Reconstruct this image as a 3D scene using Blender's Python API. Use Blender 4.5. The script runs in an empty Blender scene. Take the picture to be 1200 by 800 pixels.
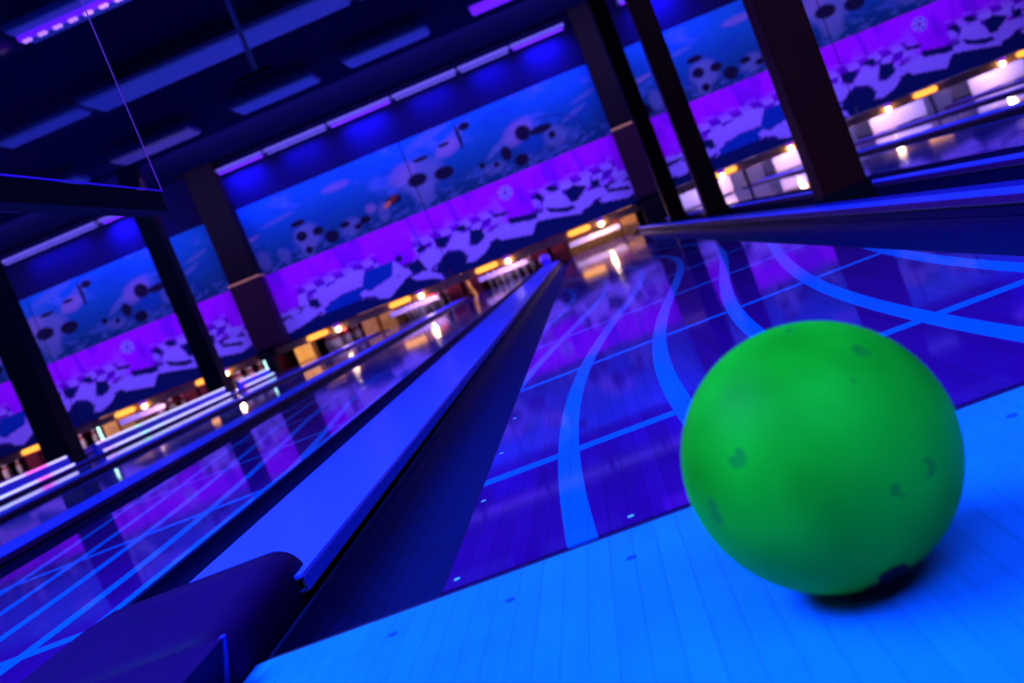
import bpy, bmesh, math, random
import numpy as np
from mathutils import Vector, Matrix
random.seed(7)
S = bpy.context.scene
COL = S.collection
H0 = .34                                   # eye height above the lanes

# ---------------------------------------------------------------- camera
cam = bpy.data.cameras.new('camera'); camo = bpy.data.objects.new('camera', cam); COL.objects.link(camo)
_f, _roll, _vp = 1150.0, math.radians(21.3), (681, 273)
Y = Vector((_vp[0]-600, -(_vp[1]-400), -_f)).normalized()
UP = Vector((-math.sin(_roll), math.cos(_roll), 0))
X = Y.cross(UP).normalized(); Z = X.cross(Y)
M3 = Matrix((X, Y, Z))                     # camera axes -> world
camo.matrix_world = Matrix.Translation((0, 0, H0)) @ M3.to_4x4()
cam.sensor_width = 36; cam.lens = 36*_f/1200
cam.clip_start = .02; cam.clip_end = 200
cam.dof.use_dof = True; cam.dof.focus_distance = 1.68; cam.dof.aperture_fstop = 4.8
S.camera = camo

# ---------------------------------------------------------------- world, exposure, area lights
S.view_settings.view_transform = 'Standard'; S.view_settings.look = 'None'
S.view_settings.exposure = 0.0; S.view_settings.gamma = 1.0
wd = bpy.data.worlds.new('world'); S.world = wd; wd.use_nodes = True
wd.node_tree.nodes['Background'].inputs[0].default_value = (.02, .04, .5, 1)
wd.node_tree.nodes['Background'].inputs[1].default_value = .03
UV = (.075, .25, 1.0)
def area(name, loc, target, sx, sy, power, color=UV, spread=180):
    l = bpy.data.lights.new(name, 'AREA'); l.shape = 'RECTANGLE'; l.size = sx; l.size_y = sy
    l.energy = power; l.color = color; l.spread = math.radians(spread)
    o = bpy.data.objects.new(name, l); COL.objects.link(o); o.location = loc
    o.rotation_euler = (Vector(target)-Vector(loc)).to_track_quat('-Z', 'Y').to_euler()
    return o
area('uv_light_approach', (-2.0, 1.0, 3.0), (0.2, .9, 0), 2.6, 1.4, 270, UV, 130)
area('uv_light_behind', (.8, -1.2, 3.3), (0.4, .6, 0), 4.0, 1.6, 110, UV, 130)
area('uv_light_lanes_near', (-1.5, 4.6, 3.6), (-1.5, 4.6, 0), 20, 1.6, 260, UV, 110)
area('uv_light_lanes_mid', (-2, 9.6, 3.6), (-2, 9.6, 0), 20, 1.6, 300, UV, 110)
area('uv_light_lanes_far', (-2, 14.6, 3.6), (-2, 14.6, 0), 20, 1.0, 240, UV, 110)
area('uv_light_mural', (-2.5, 15.2, 3.62), (-2.5, 17.6, 2.0), 22, .3, 500, (.34, .24, 1))

# ---------------------------------------------------------------- helpers
def link(o):
    COL.objects.link(o); return o
def mesh_obj(name, verts, faces, mat=None, parent=None, smooth=False, loc=None):
    m = bpy.data.meshes.new(name); m.from_pydata(verts, [], faces); m.update()
    if mat: m.materials.append(mat)
    if smooth:
        for p in m.polygons: p.use_smooth = True
    o = bpy.data.objects.new(name, m); link(o)
    if parent: o.parent = parent
    if loc: o.location = loc
    return o
def bm_obj(name, bm, mat=None, parent=None, smooth=False, loc=None):
    m = bpy.data.meshes.new(name); bmesh.ops.recalc_face_normals(bm, faces=bm.faces[:]); bm.to_mesh(m); bm.free()
    if mat: m.materials.append(mat)
    if smooth:
        for p in m.polygons: p.use_smooth = True
    o = bpy.data.objects.new(name, m); link(o)
    if parent: o.parent = parent
    if loc: o.location = loc
    return o
def bx(bm, x0, x1, y0, y1, z0, z1, bev=0):
    r = bmesh.ops.create_cube(bm, size=1)
    for v in r['verts']:
        v.co = Vector((x0+(v.co.x+.5)*(x1-x0), y0+(v.co.y+.5)*(y1-y0), z0+(v.co.z+.5)*(z1-z0)))
    if bev:
        es = list({e for v in r['verts'] for e in v.link_edges})
        bmesh.ops.bevel(bm, geom=es, offset=bev, segments=2, affect='EDGES', clamp_overlap=True)
def box(name, x0, x1, y0, y1, z0, z1, mat, parent=None, bev=0):
    bm = bmesh.new()
    ox, oy, oz = (0, 0, 0)
    if parent is not None: ox, oy, oz = parent.get('_o', (0, 0, 0))
    bx(bm, x0-ox, x1-ox, y0-oy, y1-oy, z0-oz, z1-oz, bev)
    return bm_obj(name, bm, mat, parent)
def empty(name, loc, label, cat, group=None):
    o = bpy.data.objects.new(name, None); link(o); o.location = loc; o.empty_display_size = .1
    o['_o'] = list(loc); tag(o, label, cat, group); return o
def tag(o, label, cat, group=None):
    o['label'] = label; o['category'] = cat
    if group: o['group'] = group
    return o
def struct(o): o['kind'] = 'structure'; return o
def cyl(bm, p0, p1, r, seg=12, r2=None):
    p0 = Vector(p0); p1 = Vector(p1); d = p1-p0
    mt = Matrix.Translation((p0+p1)/2) @ d.to_track_quat('Z', 'Y').to_matrix().to_4x4()
    bmesh.ops.create_cone(bm, cap_ends=True, segments=seg, radius1=r, radius2=r if r2 is None else r2, depth=d.length, matrix=mt)
def prism(bm, prof, y0, y1):
    """extrude a closed xz profile along y"""
    a = [bm.verts.new((x, y0, z)) for x, z in prof]; b = [bm.verts.new((x, y1, z)) for x, z in prof]
    n = len(prof)
    bm.faces.new(a); bm.faces.new(b[::-1])
    for i in range(n): bm.faces.new((a[i], b[i], b[(i+1) % n], a[(i+1) % n]))

# ---------------------------------------------------------------- materials
def mat(name, color, rough=.5, spec=.5, metal=0, emit=None, estr=0, noise=0, nscale=20, coat=0):
    m = bpy.data.materials.new(name); m.use_nodes = True; nt = m.node_tree
    b = nt.nodes['Principled BSDF']
    b.inputs['Base Color'].default_value = (*color, 1); b.inputs['Roughness'].default_value = rough
    b.inputs['Specular IOR Level'].default_value = spec; b.inputs['Metallic'].default_value = metal
    b.inputs['Coat Weight'].default_value = coat; b.inputs['Coat Roughness'].default_value = .05
    if emit: b.inputs['Emission Color'].default_value = (*emit, 1); b.inputs['Emission Strength'].default_value = estr
    if noise:
        n = nt.nodes.new('ShaderNodeTexNoise'); n.inputs['Scale'].default_value = nscale; n.inputs['Detail'].default_value = 6
        g = nt.nodes.new('ShaderNodeNewGeometry'); nt.links.new(g.outputs['Position'], n.inputs['Vector'])
        r = nt.nodes.new('ShaderNodeMapRange'); r.inputs[1].default_value = .3; r.inputs[2].default_value = .7
        r.inputs[3].default_value = 1-noise; r.inputs[4].default_value = 1+noise
        nt.links.new(n.outputs[0], r.inputs[0])
        x = nt.nodes.new('ShaderNodeVectorMath'); x.operation = 'SCALE'; x.inputs[0].default_value = color
        nt.links.new(r.outputs[0], x.inputs['Scale']); nt.links.new(x.outputs[0], b.inputs['Base Color'])
        nt.links.new(n.outputs[0], b.inputs['Roughness']) if False else None
    return m
class N:
    """tiny node-math helper"""
    def __init__(s, nt): s.nt = nt
    def new(s, t): return s.nt.nodes.new(t)
    def m(s, op, a, b=None, c=None, clamp=False):
        n = s.nt.nodes.new('ShaderNodeMath'); n.operation = op; n.use_clamp = clamp
        for i, v in enumerate((a, b, c)):
            if v is None: continue
            if isinstance(v, (int, float)): n.inputs[i].default_value = v
            else: s.nt.links.new(v, n.inputs[i])
        return n.outputs[0]
    def mix(s, f, a, b):
        n = s.nt.nodes.new('ShaderNodeMix'); n.data_type = 'RGBA'
        for sock, v in ((n.inputs[0], f), (n.inputs[6], a), (n.inputs[7], b)):
            if isinstance(v, (int, float)): sock.default_value = v
            elif isinstance(v, tuple): sock.default_value = (*v, 1)
            else: s.nt.links.new(v, sock)
        return n.outputs[2]
    def noise(s, scale, vec, detail=4):
        n = s.nt.nodes.new('ShaderNodeTexNoise'); n.inputs['Scale'].default_value = scale; n.inputs['Detail'].default_value = detail
        s.nt.links.new(vec, n.inputs['Vector']); return n.outputs[0]
FOUL = 1.13
def lane_mat(name, c, mirror):
    m = bpy.data.materials.new(name); m.use_nodes = True; nt = m.node_tree; b = nt.nodes['Principled BSDF']; n = N(nt)
    g = n.new('ShaderNodeNewGeometry'); sep = n.new('ShaderNodeSeparateXYZ'); nt.links.new(g.outputs['Position'], sep.inputs[0])
    s = n.m('MULTIPLY', n.m('SUBTRACT', sep.outputs[0], c), -1.0 if mirror else 1.0); y = sep.outputs[1]
    # printed curves, all the same wave shifted sideways
    ph = n.m('MULTIPLY', n.m('SUBTRACT', y, 1.82), 2*math.pi/8.3)
    gy = n.m('MULTIPLY', n.m('SUBTRACT', 1.0, n.m('COSINE', ph)), .2)
    t = n.m('DIVIDE', n.m('ADD', n.m('SUBTRACT', s, gy), .37), .212)
    d = n.m('MULTIPLY', n.m('ABSOLUTE', n.m('SUBTRACT', n.m('FRACT', n.m('ADD', t, .5)), .5)), .212)
    # slope makes the band look wider sideways
    curve = n.m('LESS_THAN', d, .0195)
    u = n.m('FRACT', n.m('ADD', n.m('SUBTRACT', y, 1.655), .5))
    cross = n.m('LESS_THAN', n.m('ABSOLUTE', n.m('SUBTRACT', u, .5)), .022)
    ln = n.m('MAXIMUM', curve, cross)
    if mirror:
        ln = n.m('MAXIMUM', ln, n.m('GREATER_THAN', n.m('MULTIPLY', s, -1.0), .495))
    ln = n.m('MULTIPLY', ln, n.m('LESS_THAN', y, 18.6))
    # wood grain streaks along the boards and worn oil patches
    mp = n.new('ShaderNodeMapping'); mp.inputs['Scale'].default_value = (90, 2.5, 1); nt.links.new(g.outputs['Position'], mp.inputs[0])
    grain = n.noise(1.0, mp.outputs[0]); worn = n.noise(3.0, g.outputs['Position'], 6)
    oi = n.new('ShaderNodeObjectInfo')
    k = n.m('ADD', n.m('MULTIPLY', grain, .35), n.m('MULTIPLY', worn, .5)); k = n.m('ADD', k, n.m('MULTIPLY', oi.outputs['Random'], .16)); k = n.m('ADD', k, .42)
    base = n.mix(0.0, (.1, .003, .22), (0, 0, 0))
    sc = n.new('ShaderNodeVectorMath'); sc.operation = 'SCALE'; nt.links.new(base, sc.inputs[0]); nt.links.new(k, sc.inputs['Scale'])
    line = n.mix(n.m('MULTIPLY', worn, .25), (.0, .17, .82), (.0, .1, .6))
    nt.links.new(n.mix(ln, sc.outputs[0], line), b.inputs['Base Color'])
    nt.links.new(n.m('ADD', n.m('MULTIPLY', worn, .07), .02), b.inputs['Roughness'])
    b.inputs['IOR'].default_value = 1.58
    bp = n.new('ShaderNodeBump'); bp.inputs['Strength'].default_value = .03; bp.inputs['Distance'].default_value = .002
    nt.links.new(worn, bp.inputs['Height']); nt.links.new(bp.outputs[0], b.inputs['Normal'])
    return m
def approach_mat():
    m = bpy.data.materials.new('approach_wood'); m.use_nodes = True; nt = m.node_tree; b = nt.nodes['Principled BSDF']; n = N(nt)
    g = n.new('ShaderNodeNewGeometry'); mp = n.new('ShaderNodeMapping'); mp.inputs['Scale'].default_value = (120, 3, 1)
    nt.links.new(g.outputs['Position'], mp.inputs[0]); grain = n.noise(1.0, mp.outputs[0]); worn = n.noise(9, g.outputs['Position'], 7)
    oi = n.new('ShaderNodeObjectInfo')
    k = n.m('ADD', n.m('MULTIPLY', grain, .25), n.m('MULTIPLY', worn, .3)); k = n.m('ADD', k, n.m('MULTIPLY', oi.outputs['Random'], .08)); k = n.m('ADD', k, .63)
    sc = n.new('ShaderNodeVectorMath'); sc.operation = 'SCALE'; sc.inputs[0].default_value = (.01, .27, .97); nt.links.new(k, sc.inputs['Scale'])
    nt.links.new(sc.outputs[0], b.inputs['Base Color']); b.inputs['Roughness'].default_value = .3
    b.inputs['Specular IOR Level'].default_value = .25
    return m
def vcol_mat():
    m = bpy.data.materials.new('printed_mural'); m.use_nodes = True; nt = m.node_tree; b = nt.nodes['Principled BSDF']
    a = nt.nodes.new('ShaderNodeAttribute'); a.attribute_name = 'Col'; nt.links.new(a.outputs['Color'], b.inputs['Base Color'])
    b.inputs['Roughness'].default_value = .75; b.inputs['Specular IOR Level'].default_value = .15
    return m
def led_mat():
    m = bpy.data.materials.new('led_beads'); m.use_nodes = True; nt = m.node_tree; b = nt.nodes['Principled BSDF']; n = N(nt)
    g = n.new('ShaderNodeNewGeometry'); oi = n.new('ShaderNodeObjectInfo')
    ns = n.noise(1.7, g.outputs['Position'], 2)
    cr = n.new('ShaderNodeValToRGB'); e = cr.color_ramp.elements
    e[0].position = .33; e[0].color = (1, .15, .8, 1); e[1].position = .4; e[1].color = (.6, .5, 1, 1)
    for p, c in ((.62, (.6, .6, 1, 1)), (.68, (.3, 1, .6, 1)), (.72, (.6, .6, 1, 1))):
        k = e.new(p); k.color = c
    nt.links.new(ns, cr.inputs[0]); nt.links.new(cr.outputs[0], b.inputs['Emission Color']); b.inputs['Emission Strength'].default_value = 1.7
    b.inputs['Base Color'].default_value = (.1, .1, .2, 1)
    return m
def ball_mat():
    m = bpy.data.materials.new('ball_green'); m.use_nodes = True; nt = m.node_tree; b = nt.nodes['Principled BSDF']; n = N(nt)
    tc = n.new('ShaderNodeTexCoord'); P = tc.outputs['Object']
    a = n.noise(6, P, 3); c2 = n.noise(45, P, 5); cr = n.new('ShaderNodeMapRange'); cr.inputs[1].default_value = .35; cr.inputs[2].default_value = .65
    nt.links.new(a, cr.inputs[0])
    base = n.mix(cr.outputs[0], (.006, .36, .004), (.012, .8, .02))
    v = n.new('ShaderNodeTexVoronoi'); v.inputs['Scale'].default_value = 22; nt.links.new(P, v.inputs['Vector'])
    sp = n.m('MULTIPLY', n.m('LESS_THAN', v.outputs['Distance'], .17), n.m('GREATER_THAN', c2, .52))
    base = n.mix(n.m('MULTIPLY', sp, .55), base, (.01, .2, .03))
    nt.links.new(base, b.inputs['Base Color']); b.inputs['Roughness'].default_value = .5; b.inputs['Specular IOR Level'].default_value = .05
    return m
def cap_mat():
    m = mat('cap_paint', (.04, .05, .95), .38, .3); nt = m.node_tree; b = nt.nodes['Principled BSDF']; n = N(nt)
    g = n.new('ShaderNodeNewGeometry'); w = n.noise(22, g.outputs['Position'], 8); w2 = n.noise(5, g.outputs['Position'], 5)
    r = n.new('ShaderNodeMapRange'); r.inputs[1].default_value = .6; r.inputs[2].default_value = .75; nt.links.new(w, r.inputs[0])
    f = n.m('MULTIPLY', r.outputs[0], n.m('GREATER_THAN', w2, .5))
    nt.links.new(n.mix(f, (.055, .06, .95), (.02, .02, .55)), b.inputs['Base Color'])
    return m
M = dict(
    approach=approach_mat(), mural=vcol_mat(), led=led_mat(), ball=ball_mat(), cap=cap_mat(),
    gutter=mat('gutter_plastic', (.003, .001, .06), .5, .12, noise=.1, nscale=12),
    joint=mat('joint_dark', (.01, .0, .06), .6),
    lip_shade=mat('shaded_lip', (.12, .003, .14), .5, .2),  # cap lip darkened in its colour to stand for the unlit side
    ledgreen=mat('led_green_white', (.3, .5, .4), .5, .3, emit=(.5, 1, .75), estr=2.5),
    casing=mat('casing_paint', (.03, .003, .02), .5, .2),
    ledge=mat('ledge_paint', (.01, .002, .3), .5, .2),
    black=mat('black_paint', (.006, .002, .008), .6, .1),
    hood=mat('hood_plastic', (.022, .0, .055), .6, .03, noise=.12, nscale=8),
    hoodglint=mat('hood_edge_highlight', (.05, .04, .6), .3, .5),
    pillar=mat('pillar_paint', (.09, .001, .003), .6, .12, noise=.25, nscale=4),
    darkwall=mat('dark_wall', (.002, .001, .045), .8, .1, noise=.1, nscale=2),
    ceiling=mat('ceiling_paint', (.002, .003, .05), .9, .1),
    floor=mat('dark_floor', (.004, .003, .02), .7, .2),
    housing=mat('lamp_housing', (.35, .3, .5), .5, .4),
    diffuser=mat('lamp_diffuser', (.2, .2, .6), .5, .2, emit=(.05, .1, 1), estr=.14),
    diffuserp=mat('lamp_diffuser_pale', (.25, .25, .6), .5, .4, emit=(.2, .14, .6), estr=.14),
    tube=mat('uv_tube', (.3, .1, .9), .4, .4, emit=(.17, .01, 1), estr=.9),
    tubehot=mat('uv_tube_hot', (.4, .2, .9), .4, .4, emit=(.5, .22, 1), estr=1.6),
    gold=mat('gold_laminate', (.95, .5, .14), .4, .4, noise=.25, nscale=9),
    goldglow=mat('gold_painted_glow', (.9, .5, .15), .5, .4, emit=(1, .42, .06), estr=.55),  # emission stands in for lamp light falling on the gold panels
    amber=mat('amber_lamp', (.9, .5, .1), .5, .4, emit=(1, .45, .05), estr=1.6),
    bulb=mat('warm_bulb', (1, .8, .5), .5, .4, emit=(1, .72, .35), estr=14),
    socket=mat('violet_socket', (.3, .05, .6), .5, .4, emit=(.3, .05, .9), estr=.5),
    sweep=mat('sweep_white', (.7, .62, .85), .45, .4),
    sweepdark=mat('sweep_violet', (.45, .35, .95), .45, .4),
    red=mat('red_curtain', (.55, .01, .04), .7, .2),
    wine=mat('wine_curtain', (.12, .01, .05), .8, .2),
    pin=mat('pin_white', (.8, .7, .9), .3, .5),
    pinstripe=mat('pin_stripe', (.6, .02, .05), .3, .5),
    deck=mat('pin_deck', (.08, .05, .1), .12, .5),
    edge_v=mat('screen_edge_glow_pink', (1, .06, .4), .4, .3),  # bright pink painted in for light leaving the acrylic edge
    edge_h=mat('screen_edge_glow_blue', (.6, .04, .9), .4, .3),  # the same edge light as colour, along the bottom
    mark=mat('lane_mark_pale', (.3, .7, 1), .4, .3),
    markd=mat('approach_dot_dark', (.005, .06, .3), .5, .3),
    metal=mat('bracket_metal', (.12, .06, .2), .35, .5, metal=.6),
    ballv=mat('ball_violet', (.2, .05, .9), .3, .5, noise=.2, nscale=20),
    hole=mat('ball_hole', (.2, .002, .004), .7, .2),
)
def glass_mat():
    m = bpy.data.materials.new('acrylic'); m.use_nodes = True; nt = m.node_tree
    for x in list(nt.nodes): nt.nodes.remove(x)
    o = nt.nodes.new('ShaderNodeOutputMaterial'); t = nt.nodes.new('ShaderNodeBsdfTransparent'); t.inputs[0].default_value = (.93, .93, 1, 1)
    g = nt.nodes.new('ShaderNodeBsdfGlossy'); g.inputs['Roughness'].default_value = .03; d = nt.nodes.new('ShaderNodeBsdfDiffuse'); d.inputs[0].default_value = (.01, .01, .1, 1)
    
    a = nt.nodes.new('ShaderNodeMixShader'); a.inputs[0].default_value = .06
    nt.links.new(t.outputs[0], a.inputs[1]); nt.links.new(d.outputs[0], a.inputs[2])
    b = nt.nodes.new('ShaderNodeMixShader'); nt.links.new(a.outputs[0], b.inputs[1]); nt.links.new(g.outputs[0], b.inputs[2])
    b.inputs[0].default_value = .03; nt.links.new(b.outputs[0], o.inputs[0]); return m
M['glass'] = glass_mat()

# ---------------------------------------------------------------- room shell
PR = [-13.9, -6.3, 1.3, 8.9]               # rows of pillars
XL, XR = -14.3, 9.3; YM = 17.6; ZC = 3.95
LANE_END = 19.0
struct(box('floor', XL, XR, -3.2, 21.2, -.25, -.13, M['floor']))
struct(box('ceiling', XL, XR, -3.2, 21.2, ZC, ZC+.15, M['ceiling']))
struct(box('wall_left', XL-.15, XL, -3.2, 21.2, -.25, ZC+.15, M['darkwall']))
struct(box('wall_right', XR, XR+.15, -3.2, 21.2, -.25, ZC+.15, M['darkwall']))
struct(box('wall_back', XL, XR, -3.35, -3.2, -.25, ZC+.15, M['darkwall']))
struct(box('wall_far', XL, XR, 21.0, 21.15, -.25, ZC+.15, M['darkwall']))
struct(box('wall_front', XL, XR, YM+.06, YM+.2, .62, ZC, M['darkwall']))      # bulkhead that carries the murals

# ---------------------------------------------------------------- mural print (flat colours of a flat print)
def inpoly(px, py, poly):
    r = np.zeros(px.shape, bool); n = len(poly)
    for i in range(n):
        x1, y1 = poly[i]; x2, y2 = poly[(i+1) % n]
        c = ((y1 > py) != (y2 > py)) & (px < (x2-x1)*(py-y1)/(y2-y1+1e-9)+x1)
        r ^= c
    return r
CHECK = [
('S',[(1.31,.98),(1.36,1.11),(2.32,1.22),(2.39,1.1),(2.27,.93),(1.87,.9),(1.5,.86)]),
('B',[(1.45,.80),(1.87,.93),(2.25,.9),(2.41,1.15),(2.96,1.13),(2.85,.87),(2.31,.79),(2.17,.69),(1.44,.66)]),
('N',[(-.1,.5),(.44,.62),(1.37,.7),(2.17,.69),(2.52,.58),(2.85,.72),(3.12,.78),(3.25,.66),(3.56,.64),(3.9,.9),(4.25,.82),(4.22,.72),(4.36,.61),(4.67,.74),(4.83,.82),(4.94,.77),(5.48,.64),(5.66,.83),(6.22,.73),(6.5,.71),(6.88,.78),(7.29,.66),(7.7,.6),(7.7,.4),(-.1,.4)]),
('L',[(2.35,.77),(2.84,.88),(3.08,.76),(2.66,.53),(2.48,.59)]),
('L',[(2.16,.8),(2.3,.84),(2.34,.75),(2.22,.7)]),
('L',[(2.96,1.13),(3.1,.97),(3.13,.76),(3.01,.76),(2.89,.96)]),
('L',[(3.41,1.0),(3.65,1.12),(3.92,.96),(3.75,.8),(3.51,.76)]),
('L',[(3.15,.73),(3.49,.74),(3.69,.59),(3.73,.46),(3.57,.56),(3.25,.64)]),
('L',[(3.94,.95),(4.12,1.14),(4.46,1.11),(4.34,.82)]),
('L',[(4.2,.6),(4.33,.8),(4.72,.87),(4.72,.76),(4.58,.65),(4.36,.58)]),
('L',[(4.84,.85),(5.11,.99),(5.65,.85),(5.48,.64),(4.94,.75)]),
('L',[(5.84,1.05),(5.96,1.2),(6.23,1.15),(6.35,.88),(6.26,.84),(5.97,.92)]),
('L',[(5.7,.93),(5.82,.95),(6.23,.78),(6.48,.76),(6.44,.66),(6.22,.71),(5.86,.79),(5.66,.82)]),
('L',[(6.32,.88),(6.62,.99),(6.88,.98),(6.81,.84),(6.47,.7)]),
('L',[(6.22,1.25),(6.43,1.26),(6.46,1.17),(6.3,1.16)]),
('L',[(6.57,1.21),(6.8,1.21),(6.74,1.05),(6.61,1.12)]),
('L',[(6.81,.74),(6.95,.86),(7.42,.71),(7.34,.61),(6.84,.7)]),
('L',[(7.1,.95),(7.52,.87),(7.46,.76),(7.04,.89)]),
('L',[(7.2,1.12),(7.51,1.07),(7.48,.97),(7.2,1.03)]),
('L',[(.58,.61),(.91,.89),(1.43,.83),(1.37,.76),(.9,.64)]),
('L',[(.3,1.0),(.94,.98),(.87,.92),(.3,.92)]),
('L',[(.3,.8),(.8,.88),(.72,.70),(.3,.7)]),
('L',[(1.08,1.17),(1.23,1.16),(1.21,.99),(1.05,.98)]),
('D',[(3.16,.95),(3.41,1.0),(3.5,.74),(3.22,.78)]),
('D',[(3.42,1.14),(3.55,1.22),(3.66,1.12),(3.44,1.08)]),
('D',[(3.03,1.18),(3.13,1.18),(3.14,1.08),(3.01,1.08)]),
('D',[(3.8,1.2),(3.98,1.2),(4.09,1.14),(3.93,.99),(3.79,1.08)]),
('D',[(4.24,1.27),(4.41,1.26),(4.41,1.15),(4.25,1.18)]),
('D',[(4.47,1.12),(4.69,1.07),(4.67,.9),(4.46,.85),(4.4,.96)]),
('D',[(5.17,1.07),(5.68,.97),(5.68,.87),(5.2,.95)]),
('D',[(4.94,1.23),(5.24,1.18),(5.2,1.13),(4.95,1.17)]),
('D',[(6.28,1.13),(6.47,1.18),(6.69,1.07),(6.45,.9),(6.33,.91)]),
('D',[(6.0,1.31),(6.1,1.33),(6.21,1.24),(6.18,1.19),(6.01,1.24)]),
('D',[(5.72,1.26),(5.83,1.28),(5.9,1.22),(5.86,1.1)]),
('D',[(6.77,1.12),(6.94,1.12),(6.9,1.0),(6.78,.98)]),
('D',[(5.86,1.0),(6.08,.9),(6.35,.84),(6.23,.77),(5.92,.88)]),
('D',[(1.24,1.06),(1.42,1.01),(1.41,.84),(1.21,.92)]),
('D',[(.3,.9),(.85,.92),(.8,.88),(.3,.83)]),
('D',[(7.05,.87),(7.4,.8),(7.38,.74),(7.0,.83)]),
]
PUR = np.array((.66, .0, 1.)); LAV = np.array((.58, .32, 1.)); NAV = np.array((.0, .01, .1)); MID = np.array((.0, .05, .42))
def smooth_noise(u, v, s, seed):
    rs = np.random.RandomState(seed); r = np.zeros(u.shape)
    for o in range(4):
        fu, fv, p = rs.uniform(.6, 1.4)*s*2**o, rs.uniform(.6, 1.4)*s*2**o, rs.uniform(0, 9, 3)
        r += (np.sin(u*fu+p[0]+1.3*np.sin(v*fv+p[1]))*np.cos(v*fv*1.2+p[2]+np.sin(u*fu*.7)))/1.7**o
    return r
def blend(c, col, w): return c*(1-w[..., None])+np.array(col)*w[..., None]
def paint_low(u, v):
    c = np.zeros(u.shape+(3,))+PUR
    # folds of drapery in the upper purple
    w = smooth_noise(u, v*.35, 4.5, 3)
    c = blend(c, (.3, .0, .75), np.clip(w*.8-.15, 0, .8)); c = blend(c, LAV, np.clip(-w*.55-.2, 0, .8)*np.clip((1.62-v)/.4, 0, 1))
    for uu, vv in ((.35, 1.5), (2.05, 1.45), (3.5, 1.5), (4.3, 1.6), (6.7, 1.6)):
        c = blend(c, (.25, .0, .7), np.clip(1-np.abs(u-uu-(1.6-v)*.15)/.06, 0, 1)*.8*(v > 1.2))
    # fine distant checks
    q = ((np.floor((u+.12*np.sin(v*9))*5.2)+np.floor(np.log(np.clip(2.05-v, .1, 2))*6)) % 2 == 0)
    near = np.clip(1.4-np.abs(v-1.17)/.17, 0, 1)*(np.abs(((u+.4) % 2.3)-1.15) > .35)
    c = blend(c, LAV, (q*near*.8)); c = blend(c, (.06, .0, .42), (~q)*near*.75)
    mid = (v < 1.0)
    q2 = ((np.floor((u+.25*np.sin(v*5+u))*3.4)+np.floor((v+.12*np.sin(u*3))*6.5)) % 2 == 0)
    c = blend(c, LAV, np.clip((1.04-v)/.08, 0, 1)*q2*.9); c = blend(c, (.0, .01, .14), np.clip((1.04-v)/.08, 0, 1)*(~q2)*.9)
    colm = {'L': LAV, 'D': NAV, 'N': NAV, 'B': MID, 'S': LAV}
    for k, poly in CHECK:
        a = inpoly(u, v, poly)
        c[a] = colm[k]
        if k == 'S': c[a] = (LAV*(1-(.2*(1.2-v[a, None])/.3))+PUR*.2*((1.2-v[a, None])/.3))
    # small patchwork ball
    d = np.hypot(u-5.3, v-1.5); c = blend(c, LAV, (d < .13)*.9)
    for a in range(6):
        dd = np.hypot(u-5.3-.09*math.cos(a*1.05), v-1.5-.09*math.sin(a*1.05)); c = blend(c, (.08, 0, .4), (dd < .025)*.8)
    c = blend(c, (.08, 0, .4), (d < .035)*.9)
    return c
def ell(u, v, cu, cv, a, b, ang=0, soft=.25):
    ca, sa = math.cos(ang), math.sin(ang); x = ((u-cu)*ca+(v-cv)*sa)/a; y = (-(u-cu)*sa+(v-cv)*ca)/b
    return np.clip((1-np.hypot(x, y))/soft, 0, 1)
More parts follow.
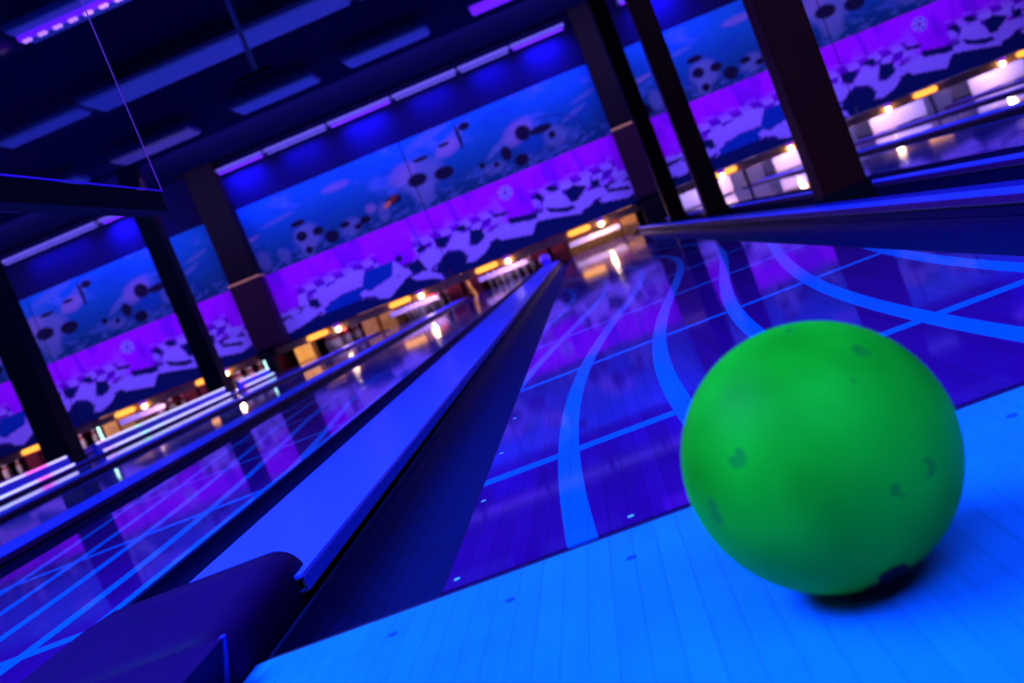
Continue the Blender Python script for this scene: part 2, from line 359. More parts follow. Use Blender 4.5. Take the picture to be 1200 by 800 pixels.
def paint_high(u, v):
    t = np.clip((v-1.75)/1.29, 0, 1)[..., None]
    c = np.array((.0, .04, .1))*(1-t)+np.array((.0, .13, .48))*t
    PALE = (.14, .16, .36); PK = (.32, .17, .4); DK = (.004, .0, .025)
    w = smooth_noise(u, v*2.2, 3.2, 11)
    c = blend(c, (.12, .2, .62), np.clip(w*.45-.25, 0, .55)); c = blend(c, (.0, .05, .3), np.clip(-w*.5-.2, 0, .7))
    low = np.clip((2.15-v)/.3, 0, 1); s = smooth_noise(u, v, 16, 5)
    c = blend(c, (.1, .16, .45), np.clip(s, 0, 1)*low*.6); c = blend(c, (.0, .03, .16), np.clip(-s, 0, 1)*low*.7)
    # floating figures with dark eye patches
    E = [(.15, 2.1, .28, .12, .2, PALE, .6), (.75, 2.0, .14, .22, 0, PALE, .6), (1.15, 1.95, .12, .2, .3, PALE, .5),
         (.55, 2.42, .35, .05, .15, PK, .6), (1.3, 2.6, .4, .04, .1, PALE, .5), (2.5, 2.75, .32, .08, 0, PK, .5), (.2, 2.75, .35, .05, .1, PALE, .5),
         (1.68, 2.12, .3, .27, 0, PALE, .85), (1.6, 1.9, .15, .18, 0, PALE, .8), (2.5, 1.98, .24, .18, .1, PALE, .7), (2.95, 2.15, .12, .1, 0, PK, .6), (3.15, 2.0, .12, .22, -.2, PALE, .6),
         (4.0, 2.36, .52, .33, 0, PALE, .8), (3.72, 2.5, .35, .2, .3, PK, .45), (3.95, 2.1, .25, .3, 0, PALE, .8), (4.75, 2.72, .52, .12, .5, PALE, .6), (4.65, 2.62, .28, .16, .2, PK, .6), (4.4, 2.95, .5, .1, .2, PALE, .4),
         (5.9, 2.4, .36, .22, .35, PK, .6), (5.45, 2.28, .3, .06, .5, PALE, .6), (5.3, 1.98, .25, .12, 0, PALE, .5), (6.5, 2.1, .25, .22, 0, PALE, .6), (6.05, 2.12, .28, .2, 0, (0, .06, .3), .7), (6.95, 2.35, .3, .05, .3, PALE, .5), (7.2, 2.55, .3, .05, .2, PALE, .4)]
    for cu, cv, a, b, an, col, al in E: c = blend(c, col, ell(u, v, cu, cv, a, b, an, .35)*al)
    D = [(1.58, 2.16, .1, .08), (1.9, 2.14, .1, .07), (1.62, 1.88, .07, .06), (1.6, 2.4, .13, .05), (2.4, 2.06, .09, .05), (2.62, 1.94, .07, .05), (2.78, 2.0, .1, .06),
         (3.93, 2.3, .17, .1), (4.42, 2.24, .17, .1), (4.12, 2.62, .13, .035), (3.4, 2.14, .14, .07), (5.98, 2.36, .13, .12), (5.58, 2.14, .09, .11), (5.8, 1.93, .12, .09), (6.3, 2.3, .2, .06), (5.35, 2.02, .05, .04), (5.1, 2.1, .05, .05),
         (6.45, 2.14, .06, .06), (.5, 1.9, .12, .1), (2.1, 1.95, .12, .1), (4.9, 2.72, .03, .2), (5.05, 2.86, .1, .06), (4.6, 2.7, .1, .03)]
    for cu, cv, a, b in D: c = blend(c, DK, ell(u, v, cu, cv, a*1.2, b*1.25, 0, .2))
    c = blend(c, (.75, .2, .06), ell(u, v, 3.26, 2.1, .11, .05, .4, .4)); c = blend(c, (.25, .03, .02), ell(u, v, 3.4, 2.16, .1, .06, .4, .4)*.8)
    # curved dark line of a large fin
    d = np.abs(np.hypot(u-6.3, (v-1.95)*1.4)-.75); c = blend(c, (.0, .03, .2), np.clip(1-d/.05, 0, 1)*(u > 6.3)*.8)
    return c
def mural_mesh(name, u0, u1, v0, v1, fn, step=.02):
    nu = int(round((u1-u0)/step)); nv = int(round((v1-v0)/step))
    us = np.linspace(u0, u1, nu+1); vs = np.linspace(v0, v1, nv+1); U, V = np.meshgrid(us, vs)
    col = np.clip(fn(U, V), 0, 1)
    W = u1-u0; n = (nu+1)*(nv+1)
    P = np.stack([(U-u0).ravel(), np.zeros(n), (V-v0).ravel()], 1)
    i = np.arange(nv)[:, None]*(nu+1)+np.arange(nu)[None]; i = i.ravel()
    F = np.stack([i, i+1, i+nu+2, i+nu+1], 1)
    B = [(0, .05, 0), (W, .05, 0), (W, .05, v1-v0), (0, .05, v1-v0)]            # panel body
    c0, c1, c2, c3 = 0, nu, n-1, n-1-nu
    F = F.tolist()+[[n+1, n, n+3, n+2], [c0, n, n+1, c1], [c1, n+1, n+2, c2], [c2, n+2, n+3, c3], [c3, n+3, n, c0]]
    m = bpy.data.meshes.new(name); m.from_pydata(P.tolist()+B, [], F); m.update()
    a = m.color_attributes.new('Col', 'FLOAT_COLOR', 'POINT')
    cc = np.ones((n+4, 4), np.float32); cc[:n, :3] = col.reshape(-1, 3); cc[n:, :3] = (0, .01, .05)
    a.data.foreach_set('color', cc.ravel()); m.materials.append(M['mural'])
    return m
mm = {}
for side, (u0, u1) in enumerate(((0, 3.85), (3.868, 7.6))):
    mm['hi', side] = mural_mesh('mural_panel', u0, u1, 1.76, 3.04, paint_high)
    mm['lo', side] = mural_mesh('masking_panel', u0, u1, .47, 1.75, paint_low)
BAY = ['far left bay', 'middle bay', 'right bay']
for bi, p in enumerate(PR[:3]):
    for side, u0 in ((0, 0), (1, 3.868)):
        sd = ('left', 'right')[side]
        o = link(bpy.data.objects.new('mural_panel', mm['hi', side])); o.location = (p+u0, YM, 1.76)
        tag(o, f'blue mural panel with pale dark-eyed figures, {sd} half of the {BAY[bi]}', 'mural panel', 'blue mural panels')
        o = link(bpy.data.objects.new('masking_panel', mm['lo', side])); o.location = (p+u0, YM, .47)
        tag(o, f'purple panel with warped checkerboard print, {sd} half of the {BAY[bi]}', 'masking panel', 'purple checkered masking panels')

# ---------------------------------------------------------------- lanes
LC = []
for p in PR[:3]:
    for k in range(4): LC.append(p+1.068+1.815*k)
WHERE = ['twelfth'] * 12
names = {0: 'purple lane along the left wall, leftmost of the far left bay', 1: 'second purple lane from the left wall in the far left bay', 2: 'third purple lane from the left wall in the far left bay', 3: 'purple lane just left of the two light strips at the left pillars',
         4: 'narrow purple lane just right of the two light strips at the left pillars', 5: 'second purple lane left of the green ball, beyond the dark divider', 6: 'purple lane just left of the bright blue divider, with mural reflections',
         7: 'glossy dark purple lane with blue curves right behind the green ball', 8: 'purple lane just right of the thick dark pillar, with warm reflections', 9: 'second purple lane right of the thick dark pillar', 10: 'third purple lane right of the thick dark pillar', 11: 'outermost purple lane at the right edge of the hall'}
BW = 1.05/39
bmesh_board = None
def board_mesh(name, w, L, h, gap=.0002):
    bm = bmesh.new(); bx(bm, gap, w-gap, 0, L, -h, 0)
    m = bpy.data.meshes.new(name); bmesh.ops.recalc_face_normals(bm, faces=bm.faces[:]); bm.to_mesh(m); bm.free(); return m
def gutter_profile(x0, x1):
    c = (x0+x1)/2; r = (x1-x0)/2-.004; prof = []
    out = [(x0, -.002), (x0, -.13), (x1, -.13), (x1, -.002)]
    arc = [(c+r*math.cos(a), -.004-.075*math.sin(a)) for a in [math.pi*i/16 for i in range(17)]]
    return out+arc
for i, c in enumerate(LC):
    mir = (i % 2 == 0)
    t = empty('bowling_lane', (c, FOUL+.006, 0), names[i], 'lane', 'bowling lanes')
    lm = lane_mat('lane_surface', c, mir)
    if i in (6, 7):
        bmh = board_mesh('board', BW, LANE_END-FOUL-.006, .13); bmh.materials.append(lm)
        for k in range(39):
            o = link(bpy.data.objects.new('board', bmh)); o.parent = t; o.location = (-.525+BW*k, 0, 0)
    else:
        box('lane_surface', c-.525, c+.525, FOUL+.006, LANE_END, -.13, 0, lm, t)
    bm = bmesh.new(); prism(bm, gutter_profile(-.76, -.527), 0, LANE_END-FOUL); bm_obj('gutter', bm, M['gutter'], t)
    bm = bmesh.new(); prism(bm, gutter_profile(.527, .76), 0, LANE_END-FOUL); bm_obj('gutter', bm, M['gutter'], t)
    if i == 7:
        for (mx, my) in ((-.297, 1.168), (-.300, 1.53), (-.299, 1.872), (-.297, 2.232), (-.068, 1.166)):
            bm = bmesh.new(); cyl(bm, (mx-c, my-FOUL-.006, 0), (mx-c, my-FOUL-.006, .0006), .0045, 12); bm_obj('lane_marker', bm, M['mark'], t)

# approach: boards near the camera, plain slabs left and right of them
ap = struct(box('floor_approach', -.556, 2.4, -2.9, -1.0, -.13, 0, M['approach']))
am = board_mesh('board', BW, 2.118, .13, .0002); am.materials.append(M['approach'])
k = 0
x = -.556
while x < 1.6:
    o = link(bpy.data.objects.new('board', am)); o.parent = ap; o.location = (x, -1.0, 0); x += BW
for (x0, x1, nm) in ((XL+.05, -1.16, 'floor_approach_left'), (x, XR-.05, 'floor_approach_right')):
    struct(box(nm, x0, x1, -2.9, 1.118, -.13, 0, M['approach']))
struct(box('trim_foul_line', -.556, 1.6, 1.1185, 1.1355, -.13, -.003, M['joint']))
for (mx, my) in ((-.075, 1.02), (-.215, 1.025), (.41, 1.045), (.345, 1.035), (-.36, 1.05)):
    bm = bmesh.new(); cyl(bm, (mx, my, 0), (mx, my, .0005), .006, 14); bm_obj('approach_dot', bm, M['markd'], ap)

# ---------------------------------------------------------------- dividers
def divider(x0, x1, y0, y1, label, end_bracket=False, zo=0):
    t = empty('lane_divider', ((x0+x1)/2, y0, 0), label, 'divider', 'blue capped dividers between lanes')
    w = (x1-x0)/2; L = y1-y0
    bm = bmesh.new(); i_ = .003 if zo else .02; bx(bm, -w+i_, w-i_, .02, L, -.001 if zo > .01 else -.13, .028+zo); bm_obj('body', bm, M['gutter'] if zo else M['black'], t)
    bm = bmesh.new(); prism(bm, [(-w, .029+zo), (w, .029+zo), (w-.002, .034+zo), (-w+.002, .034+zo)], 0, L); bm_obj('top_plate', bm, M['cap'], t)
    for s in (-1, 1):
        bm = bmesh.new(); a = [(w, .029), (w, .008), (w-.013, .008), (w-.013, .011), (w-.003, .011), (w-.003, .029)]
        prism(bm, [(s*q, r+zo) for q, r in a], 0, L); bm_obj('side_lip', bm, M['cap'] if end_bracket else M['lip_shade'], t)
        if zo and s < 0:
            bm = bmesh.new(); bx(bm, -w-.004, -w, 0, L, .006+zo, .010+zo); bm_obj('edge_strip', bm, M['metal'], t)
    if end_bracket:
        bm = bmesh.new(); bx(bm, w-.022, w-.001, -.002, .01, .0265, .0295); bx(bm, w-.004, w-.001, -.002, .01, .012, .0295); bx(bm, w-.014, w-.001, -.002, .01, .0075, .0105)
        bm_obj('end_bracket', bm, M['metal'], t)
    return t
DN = ['first', 'second', 'third']
for bi, p in enumerate(PR[:3]):
    for k in range(3):
        c = p+1.068+1.815*k+.9075
        main = (bi == 1 and k == 2)
        if main: lab = 'wide bright blue capped divider in the foreground, left of the lane with the green ball'
        else: lab = f'bright blue capped divider, {DN[k]} from the left between the lanes of the {BAY[bi]}'
        divider(c-.1455, c+.1455, 1.345 if main else 1.2, 18.2, lab, main)
PN = {-13.9: 'beside the left wall', -6.3: 'with the light strips', 1.3: 'with the thick dark pillar', 8.9: 'beside the right wall'}
for p in PR:
    if p > 1: divider(p-.335, p-.287, 1.2, 18.2 if p > 0 else 17.25, f'narrow blue capped divider left of the pillar row {PN[p]}', False, .024)
    elif p > -13: divider(p-.327, p-.15, 1.2, 18.2, f'narrow blue capped divider left of the pillar row {PN[p]}')
    if p < 8: divider(p+.14, p+.205 if p > 1 else p+.3, 1.2, 17.25, f'narrow blue capped divider right of the pillar row {PN[p]}', False, .003 if p > 1 else 0)
for p in (1.3, 8.9):
    q = empty('pillar_ledge', (p-.2, 1.2, -.13), f'low dark blue ledge between divider and pillar row {PN[p]}', 'ledge')
    box('ledge_top', p-.285, p-.13, 1.2, 17.2, .0, .03, M['ledge'], q)
    box('ledge_body', p-.285, p-.13, 1.2, 17.2, -.13, .0, M['black'], q)

# ---------------------------------------------------------------- ball return hood at the near end of the main divider
t = empty('ball_return_hood', (-.74, 1.0, 0), 'dark plastic hood covering the near end of the blue divider', 'hood')
bm = bmesh.new()
def hoodsec(y, xl, xr, zt, r):
    pts = [(-.835, -.12), (-.835, .004), (xl, .004), (xl, zt-.012), (xl+.012, zt)]
    n = 7
    for i in range(n+1):
        a = math.pi/2*i/n; pts.append((xr-r+r*math.sin(a), zt-r*.9+r*.9*math.cos(a)))
    pts.append((xr, -.12))
    return [(x, y, z) for x, z in pts]
secs = [hoodsec(1.075, -.93, -.560, .058, .045), hoodsec(1.12, -.925, -.560, .062, .045), hoodsec(1.25, -.91, -.562, .066, .045), hoodsec(1.34, -.895, -.563, .070, .045), hoodsec(1.405, -.885, -.566, .068, .045), hoodsec(1.415, -.883, -.57, .04, .04)]
rows = [[bm.verts.new((a+.74, b-1.0, z)) for a, b, z in s] for s in secs]
for r0, r1 in zip(rows, rows[1:]):
    for i in range(len(r0)-1): bm.faces.new((r0[i], r0[i+1], r1[i+1], r1[i]))
bm.faces.new(rows[0]); bm.faces.new(rows[-1][::-1])
for r0, r1 in zip(rows, rows[1:]): bm.faces.new((r0[-1], r0[0], r1[0], r1[-1]))
h = bm_obj('hood_shell', bm, M['hood'], t)
for pl in h.data.polygons: pl.use_smooth = abs(pl.normal.y) < .7 and pl.area < .02
bm = bmesh.new(); prism(bm, [(-.19, -.12), (.115, -.12), (.186, .0595), (-.19, .0595)], -.75, .073); bm_obj('front_housing', bm, M['hood'], t)
bm = bmesh.new(); prism(bm, [(.120, -.12), (.1265, -.12), (.1875, .0605), (.181, .0605)], .066, .0745); bm_obj('corner_highlight', bm, M['hoodglint'], t)  # bright strip that paints the highlight along the housing corner

# ---------------------------------------------------------------- pillars
def pillar(x, y, w, d, label, z0=-.13):
    t = empty('pillar', (x, y, z0), label, 'pillar', 'dark square pillars')
    box('shaft', x-w/2, x+w/2, y-d/2, y+d/2, z0, ZC, M['pillar'] if x > 0 else M['black'], t, .012)
    box('base_collar', x-w/2-.012, x+w/2+.012, y-d/2-.012, y+d/2+.012, z0, .06, M['black'], t, .004)
    return t
pillar(1.315, 5.2, .225, .225, 'thickest-looking dark pillar, nearest on the right, beyond the green ball')
pillar(1.32, 9.9, .205, .22, 'second dark pillar on the right, just left of the nearest one')
pillar(1.30, 13.6, .22, .22, 'third dark pillar on the right, in front of the wide column')
pillar(-6.31, 10.5, .31, .3, 'dark pillar nearest the left edge, standing between the light strips')
pillar(-6.31, 15.3, .29, .3, 'dark pillar left of the wide black column, standing between the light strips')
pillar(-6.31, 5.6, .25, .25, 'dark pillar of the left row nearest to the foul line, outside the left edge')
def column(x0, x1, label):
    t = empty('wide_column', ((x0+x1)/2, 17.4, -.13), label, 'column', 'wide black columns against the mural')
    box('shaft', x0, x1, 17.3, 17.585, 1.80, ZC, M['black'], t, .01)
    box('lower_casing', x0-.02, x1+.02, 17.26, 17.59, .5, 1.76, M['casing'], t, .015)
    box('casing_rim', x0-.025, x1+.025, 17.255, 17.59, 1.76, 1.80, M['gold'], t, .005)
    box('plinth', x0, min(x1, -6.0) if x1 < 0 else x1-.08, 17.3, 17.585, -.13, .5, M['black'], t, .01)
column(1.14, 1.68, 'wide black column against the mural on the right, with a lower casing')
column(-6.22, -5.66, 'wide black column against the mural on the left, with a lower casing')

# ---------------------------------------------------------------- light strips on the left pillar row
def strip(y0, y1, label, n):
    t = empty('light_strip_rail', (-6.12, y0, 0), label, 'light strip', 'bead light strip rails')
    box('rail', -6.145, -6.10, y0, y1, .034, .165, M['cap'], t, .003)
    for (z, x) in ((.152, -6.10), (.045, -6.05)):
        box('bead_channel', x-.012 if z > .1 else x-.02, x+.001, y0, y1, z-.01, z+.014, M['cap'], t)
        bm = bmesh.new(); q = y0+.03
        while q < y1-.03:
            bx(bm, x-.006+.12-(-0)-.12+6.12, x+.008+6.12, q-y0, q-y0+.026, z-.009+.002, z+.017); q += .045
        o = bm_obj('light_beads', bm, M['led'], t); o['kind'] = 'stuff'
    # short upright post with beads
    if n:
        yp = y0+.25 if n == 1 else y1-.03
        box('upright_post', -6.135, -6.105, yp, yp+.03, .165, .31, M['metal'], t)
        bm = bmesh.new(); z = .17
        while z < .30: bx(bm, -6.135+6.12, -6.105+6.12, yp-.016-y0, yp-y0, z, z+.03); z += .042
        o = bm_obj('post_beads', bm, M['ledgreen'], t); o['kind'] = 'stuff'
strip(2.0, 10.2, 'double row of pale bead lights left of the leftmost pillar base', 0)
strip(10.8, 14.98, 'double row of pale bead lights between the two left pillars', 1)
strip(15.6, 17.2, 'short double row of pale bead lights by the wide left column', 2)

# ---------------------------------------------------------------- ceiling lamps
def fixture(x0, x1, y, z, w, label, lit, cat='ceiling lamp', group='ceiling lamps'):
    t = empty('ceiling_lamp', ((x0+x1)/2, y, z), label, cat, group)
    box('housing', x0, x1, y-w/2, y+w/2, z, z+.05, M['housing'], t, .01)
    for q in (.15, .85):
        bm = bmesh.new(); cyl(bm, ((x1-x0)*(q-.5), 0, .04), ((x1-x0)*(q-.5), 0, ZC-z), .008, 8); bm_obj('hanging_rod', bm, M['black'], t)
    box('diffuser', x0+.03, x1-.03, y-w/2+.02, y+w/2-.02, z-.03, z, M['tube'] if lit == 1 else (M['diffuserp'] if lit == 3 else M['diffuser']), t, .01)
    return t
ORD = ['first', 'second', 'third', 'fourth', 'fifth', 'sixth', 'seventh', 'eighth', 'ninth', 'tenth', 'eleventh', 'twelfth']
xs = [-13.3, -11.4, -9.5, -7.6, -5.8, -3.9, -2.2, -.33, 1.6, 3.5, 5.4, 7.3]
for i, x0 in enumerate(xs):
    fixture(x0, x0+1.27, 13.8, 3.72, .5, f'off-white ceiling lamp in the row nearest the mural, {ORD[i]} from the left', 1 if i in (7,) else (3 if i in (4,) else 0))
xs = [(-12.6, -11.1), (-11.0, -7.0), (-5.8, -4.7), (-4.65, -1.45), (-1.4, 1.0), (1.7, 4.2), (4.8, 7.5)]
for i, (a, b) in enumerate(xs):
    fixture(a, b, 11.0, 3.72, .36 if i == 2 else .62, f'long dim ceiling lamp in the middle row, {ORD[i]} from the left', 0)
def louvre(x0, x1, y, label):
    t = empty('ceiling_lamp', ((x0+x1)/2, y, 3.72), label, 'ceiling lamp', 'ceiling lamps')
    box('housing', x0, x1, y-.24, y+.24, 3.74, 3.80, M['housing'], t, .01)
    for q in (.15, .85):
        bm = bmesh.new(); cyl(bm, ((x1-x0)*(q-.5), 0, .07), ((x1-x0)*(q-.5), 0, ZC-3.72), .008, 8); bm_obj('hanging_rod', bm, M['black'], t)
    box('diffuser', x0+.02, x1-.02, y-.22, y+.22, 3.725, 3.74, M['diffuser'], t)
    bm = bmesh.new(); cyl(bm, (x0+.03-(x0+x1)/2, -.06, -.02), (x1-.03-(x0+x1)/2, -.06, -.02), .028, 12); bm_obj('violet_tube', bm, M['tube'], t)
    n = int((x1-x0)/.14)
    for k in range(n):
        xx = x0+.1+k*(x1-x0-.15)/max(1, n-1)-(x0+x1)/2
        for s in (-1, 1):
            bm = bmesh.new(); m = Matrix.Translation((xx+s*.02, -.06, -.055)) @ Matrix.Diagonal((.025, .03, .016, 1))
            bmesh.ops.create_uvsphere(bm, u_segments=10, v_segments=6, radius=1, matrix=m); bm_obj('glow_bead', bm, M['tubehot'], t, True)
louvre(-3.95, -2.3, 8.5, 'bright violet tube lamp on the ceiling at the top left, seen through the clear screen')
louvre(-8.4, -6.7, 8.5, 'violet tube lamp on the ceiling, far left of the nearest row')
louvre(2.6, 4.3, 8.5, 'violet tube lamp on the ceiling, right end of the nearest row')
# wall lamps above the mural
segs = [(-12.6, -11.3, 0), (-10.1, -8.1, 3), (-8.05, -7.5, 1), (-5.8, -4.75, 1), (-4.72, -3.5, 3), (-3.47, -2.25, 4), (-2.22, -1.0, 3), (-.97, .0, 3), (.02, 1.02, 1), (2.0, 3.2, 1), (4.2, 5.4, 0), (6.4, 7.6, 1)]
for i, (a, b, k) in enumerate(segs):
    t = empty('wall_lamp', ((a+b)/2, 17.45, 3.74), f'thin tube lamp along the top of the mural wall, {ORD[i]} from the left, {"glowing violet" if k in (1, 4) else "pale lavender"}', 'wall lamp', 'tube lamps above the murals')
    box('housing', a, b, 17.4, 17.66, 3.75, 3.80, M['housing'], t, .008)
    box('cover', a+.01, b-.01, 17.36, 17.4, 3.75, 3.80, M['diffuserp'], t)
    bm = bmesh.new(); cyl(bm, (a+.04-(a+b)/2, .03, -.012), (b-.04-(a+b)/2, .03, -.012), .018, 10); bm_obj('tube', bm, M['tube'] if k in (1, 4) else M['diffuserp'], t)
    if k != 0:
        area('lamp_glow', ((a+b)/2, 17.44, 3.70), ((a+b)/2, 17.72, 2.9), (b-a)*.6, .06, 40 if k in (1, 4) else 20, (.04, .02, 1), 140)
# hanging bracket
t = empty('hanging_bracket', (-2.12, 8.6, 2.7), 'small dark bracket hanging on a thin pole from the ceiling, top left of centre', 'bracket')
bm = bmesh.new(); cyl(bm, (0, 0, -.02), (0, 0, ZC-2.7), .022, 10); bm_obj('pole', bm, M['housing'], t)
bm = bmesh.new(); bx(bm, -.16, .16, -.1, .1, -.05, -.02, .006); bm_obj('mounting_plate', bm, M['black'], t)
for s in (-1, 1):
    bm = bmesh.new(); bx(bm, -.2, .2, s*.11-.015, s*.11+.015, -.075, -.05, .003); bm_obj('arm', bm, M['darkwall'], t)

# ---------------------------------------------------------------- pin ends
def point(loc, power, color, r=.04):
    l = bpy.data.lights.new('pin_lamp_light', 'POINT'); l.energy = power; l.color = color; l.shadow_soft_size = r
    o = bpy.data.objects.new('pin_lamp_light', l); COL.objects.link(o); o.location = loc
pinm = None
def pin_prof():
    P = [(.0, 0), (.0265, 0), (.03, .01), (.05, .06), (.0605, .115), (.057, .16), (.04, .215), (.0255, .25), (.0228, .265), (.0255, .295), (.0318, .335), (.0305, .358), (.022, .374), (.009, .381), (0, .381)]
    return P
def lathe_mesh(name, prof, seg, mt, z0=None, z1=None, grow=0):
    V = []; F = []
    prof = [p for p in prof if (z0 is None or z0 <= p[1] <= z1)]
    for r, z in prof:
        for k in range(seg): a = 2*math.pi*k/seg; V.append(((r+grow)*math.cos(a), (r+grow)*math.sin(a), z))
    for j in range(len(prof)-1):
        for k in range(seg):
            a = j*seg+k; b = j*seg+(k+1) % seg; F.append((a, b, b+seg, a+seg))
    m = bpy.data.meshes.new(name); m.from_pydata(V, [], F); m.materials.append(mt)
    for p in m.polygons: p.use_smooth = True
    return m
pm = lathe_mesh('pin_body', pin_prof(), 16, M['pin'])
sm = lathe_mesh('neck_stripe', [(.0405, .213), (.0265, .248), (.0238, .262)], 16, M['pinstripe'], grow=.0006)
LN = {0: 'leftmost lane', 1: 'second lane from the left wall', 2: 'third lane from the left wall', 3: 'lane left of the light strips', 4: 'lane right of the light strips', 5: 'second lane left of the green ball', 6: 'lane left of the bright blue divider', 7: 'lane with the green ball', 8: 'lane right of the thick pillar', 9: 'second lane right of the thick pillar', 10: 'third lane right of the thick pillar', 11: 'rightmost lane'}
LAMP = {10: -.3, 11: -.1, 9: -.25, 8: .3, 7: .18, 6: .2, 5: .3, 4: .45, 3: .3, 2: .4, 1: .2, 0: .2}
for i, c in enumerate(LC):
    right = i >= 8
    t = empty('pinsetter', (c, 18.6, 0), f'warmly lit pin machine on the {LN[i]}', 'pin machine', 'pin machines at the lane ends')
    box('pin_deck', c-.525, c+.525, LANE_END+.002, 20.3, -.13, 0, M['deck'], t)
    # header beam
    bm = bmesh.new(); bx(bm, -.9, .9, -.85, -.72, .32, .455, .01); bm_obj('header_beam', bm, M['gold'], t)
    lx = LAMP[i]
    # amber light cover
    a0 = .16 if right else lx-.62
    bm = bmesh.new(); bx(bm, a0, a0+.42, -.9, -.852, .35, .44, .022); bm_obj('amber_light', bm, M['amber'], t)
    # violet socket and bulb
    bm = bmesh.new(); bx(bm, lx-.07, lx+.07, -.93, -.852, .405, .465, .015); bm_obj('lamp_socket', bm, M['socket'], t)
    bm = bmesh.new(); bmesh.ops.create_uvsphere(bm, u_segments=14, v_segments=9, radius=.042, matrix=Matrix.Translation((lx, -.88, .355)))
    bm_obj('lamp_bulb', bm, M['bulb'], t, True)
    point((c+lx, 17.9, .33), 18 if not right else 9, (1, .62, .3))
    area('added_pit_fill', (c, 17.95, .5), (c, 18.6, .12), .9, .08, 7 if right else 4, (.35, .3, 1))  # added violet fill without a visible source, brightens the sweep boards
    # sweep board, hung on two arms
    if right: z0, z1, sm_ = .02, .31, M['sweep']
    elif i == 7: z0, z1, sm_ = .15, .25, M['sweep']
    else: z0, z1, sm_ = .18, .28, M['sweepdark']
    if i not in (0, 1, 3, 4):
        bm = bmesh.new(); bx(bm, -.5, .5, -.3, -.27, z0, z1, .008); bm_obj('sweep_board', bm, sm_, t)
        for s in (-1, 1):
            bm = bmesh.new(); bx(bm, s*.515-.012, s*.515+.012, -.3, .6, z0+.02, z0+.06); bx(bm, s*.515-.012, s*.515+.012, .56, .6, z0+.02, .62); bm_obj('sweep_arm', bm, M['metal'], t)
    # back curtain
    bm = bmesh.new(); bx(bm, -.56, .56, 1.72, 1.76, -.02, .75); bm_obj('back_curtain', bm, (M['sweep'] if right else (M['gold'] if i == 7 else (M['red'] if i in (2, 4, 6) else M['wine']))), t)
    if i in (4, 5, 7):
        bm = bmesh.new(); bx(bm, .38, .52, -.62, -.6, .3, .42, .006); bm_obj('red_flag', bm, M['red'], t)
    for s in (-1, 1):
        bm = bmesh.new(); xx = s*.72
        bx(bm, xx-.155, xx+.155, .43, 1.7, -.13, .62, .008)
        if s < 0 and i in (4, 8): bm.free(); continue
        bm_obj('kickback_panel', bm, M['housing'] if right else (M['gold'] if (i*2+s) % 3 == 0 else M['wine']), t)
    if i in (0, 1, 2, 3, 4, 5, 6):
        q = 0
        for r in range(4):
            for k in range(r+1):
                px = c+(k-r/2)*.3048; py = 19.42-.3+r*.264
                e = empty('bowling_pin', (px, py, 0), f'white bowling pin standing on the {LN[i]}', 'bowling pin', f'ten pins on the {LN[i]}')
                o = link(bpy.data.objects.new('pin_body', pm)); o.parent = e
                o = link(bpy.data.objects.new('neck_stripe', sm)); o.parent = e
                q += 1
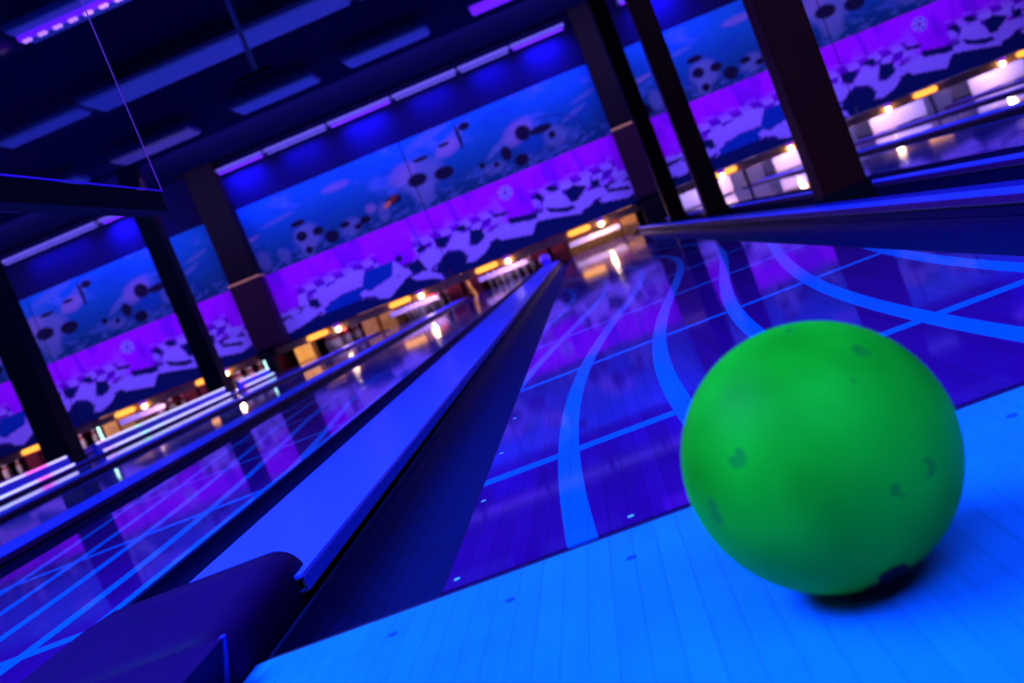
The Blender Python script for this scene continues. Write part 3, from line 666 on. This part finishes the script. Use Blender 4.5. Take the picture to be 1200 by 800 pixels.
# gold kickback fronts, with the lamp light on them put in as emission
for x0, x1, z1, lab in ((1.27, 1.72, .45, 'tall amber kickback panel with painted glow at the lane ends, below the wide right column'), (-6.16, -5.775, .40, 'tall amber kickback panel with painted glow at the lane ends, right of the wide left column')):
    t = empty('amber_box', ((x0+x1)/2, 19.2, 0), lab, 'lit box')
    box('box_body', x0, x1, 19.1, 19.4, -.13, z1+.02, M['gold'], t, .008)
    box('glow_front', x0+.015, (x0+x1)/2-.02, 19.085, 19.1, .02, z1, M['goldglow'], t)
    box('glow_front', (x0+x1)/2, x1-.015, 19.085, 19.1, .02, z1, M['goldglow'], t)
t = empty('bent_post', (-2.35, 18.3, 0), 'thin bent amber post at the far end between two left lanes', 'post')
pts = [(-2.5+.11, 18.3, .62), (-2.5+.13, 18.3, .42), (-2.5+.2, 18.3, .3), (-2.5+.22, 18.3, .12), (-2.5+.3, 18.3, -.13)]
bm = bmesh.new()
for a, b in zip(pts, pts[1:]): cyl(bm, (a[0]+2.35, 0, a[2]), (b[0]+2.35, 0, b[2]), .032, 10)
bm_obj('post_tube', bm, M['gold'], t, True)

# ---------------------------------------------------------------- clear screen at the upper left
t = empty('clear_screen', (-.695, .8, .66), 'clear acrylic screen with thin glowing edges and a black bottom rail, top left', 'screen')
def sb(n, x0, x1, y0, y1, z0, z1, m): box(n, x0, x1, y0, y1, z0, z1, m, t)
sb('pane', -.6955, -.6945, -.4, 1.797, .703, 1.9, M['glass'])
sb('side_edge', -.6957, -.6943, 1.797, 1.7995, .703, 1.9, M['edge_v'])
sb('bottom_edge', -.6957, -.6943, -.4, 1.7995, .7, .703, M['edge_h'])
sb('bottom_rail', -.728, -.6965, -.4, 1.79, .662, .699, M['black'])
sb('post', -.72, -.67, -.45, -.4, -.12, 1.9, M['black'])
sb('foot', -.8, -.6, -.55, -.3, -.13, -.1, M['black'])

# ---------------------------------------------------------------- balls
BR = .107; bc = Vector((.110, .779, BR+.0002))
t = empty('bowling_ball', (bc.x, bc.y, bc.z), 'large bright green bowling ball resting on the blue approach in the foreground', 'bowling ball')
bm = bmesh.new(); bmesh.ops.create_uvsphere(bm, u_segments=96, v_segments=64, radius=BR); bm_obj('ball_shell', bm, M['ball'], t, True)
for dx, dy in ((-.012, 0), (.014, .004), (.0, -.026)):
    d = Vector((.12+dx*9, -.5+dy*9, -.86)).normalized()
    bm = bmesh.new(); cyl(bm, d*(BR-.003), d*(BR+.0002), .0125, 20); bm_obj('finger_hole', bm, M['hole'], t)
t = empty('bowling_ball', (-.775, 17.7, .1425), 'small violet bowling ball at the far tip of the bright blue divider', 'bowling ball')
bm = bmesh.new(); bmesh.ops.create_uvsphere(bm, u_segments=32, v_segments=20, radius=.1083); bm_obj('ball_shell', bm, M['ballv'], t, True)

for o in bpy.data.objects:
    if '_o' in o: del o['_o']
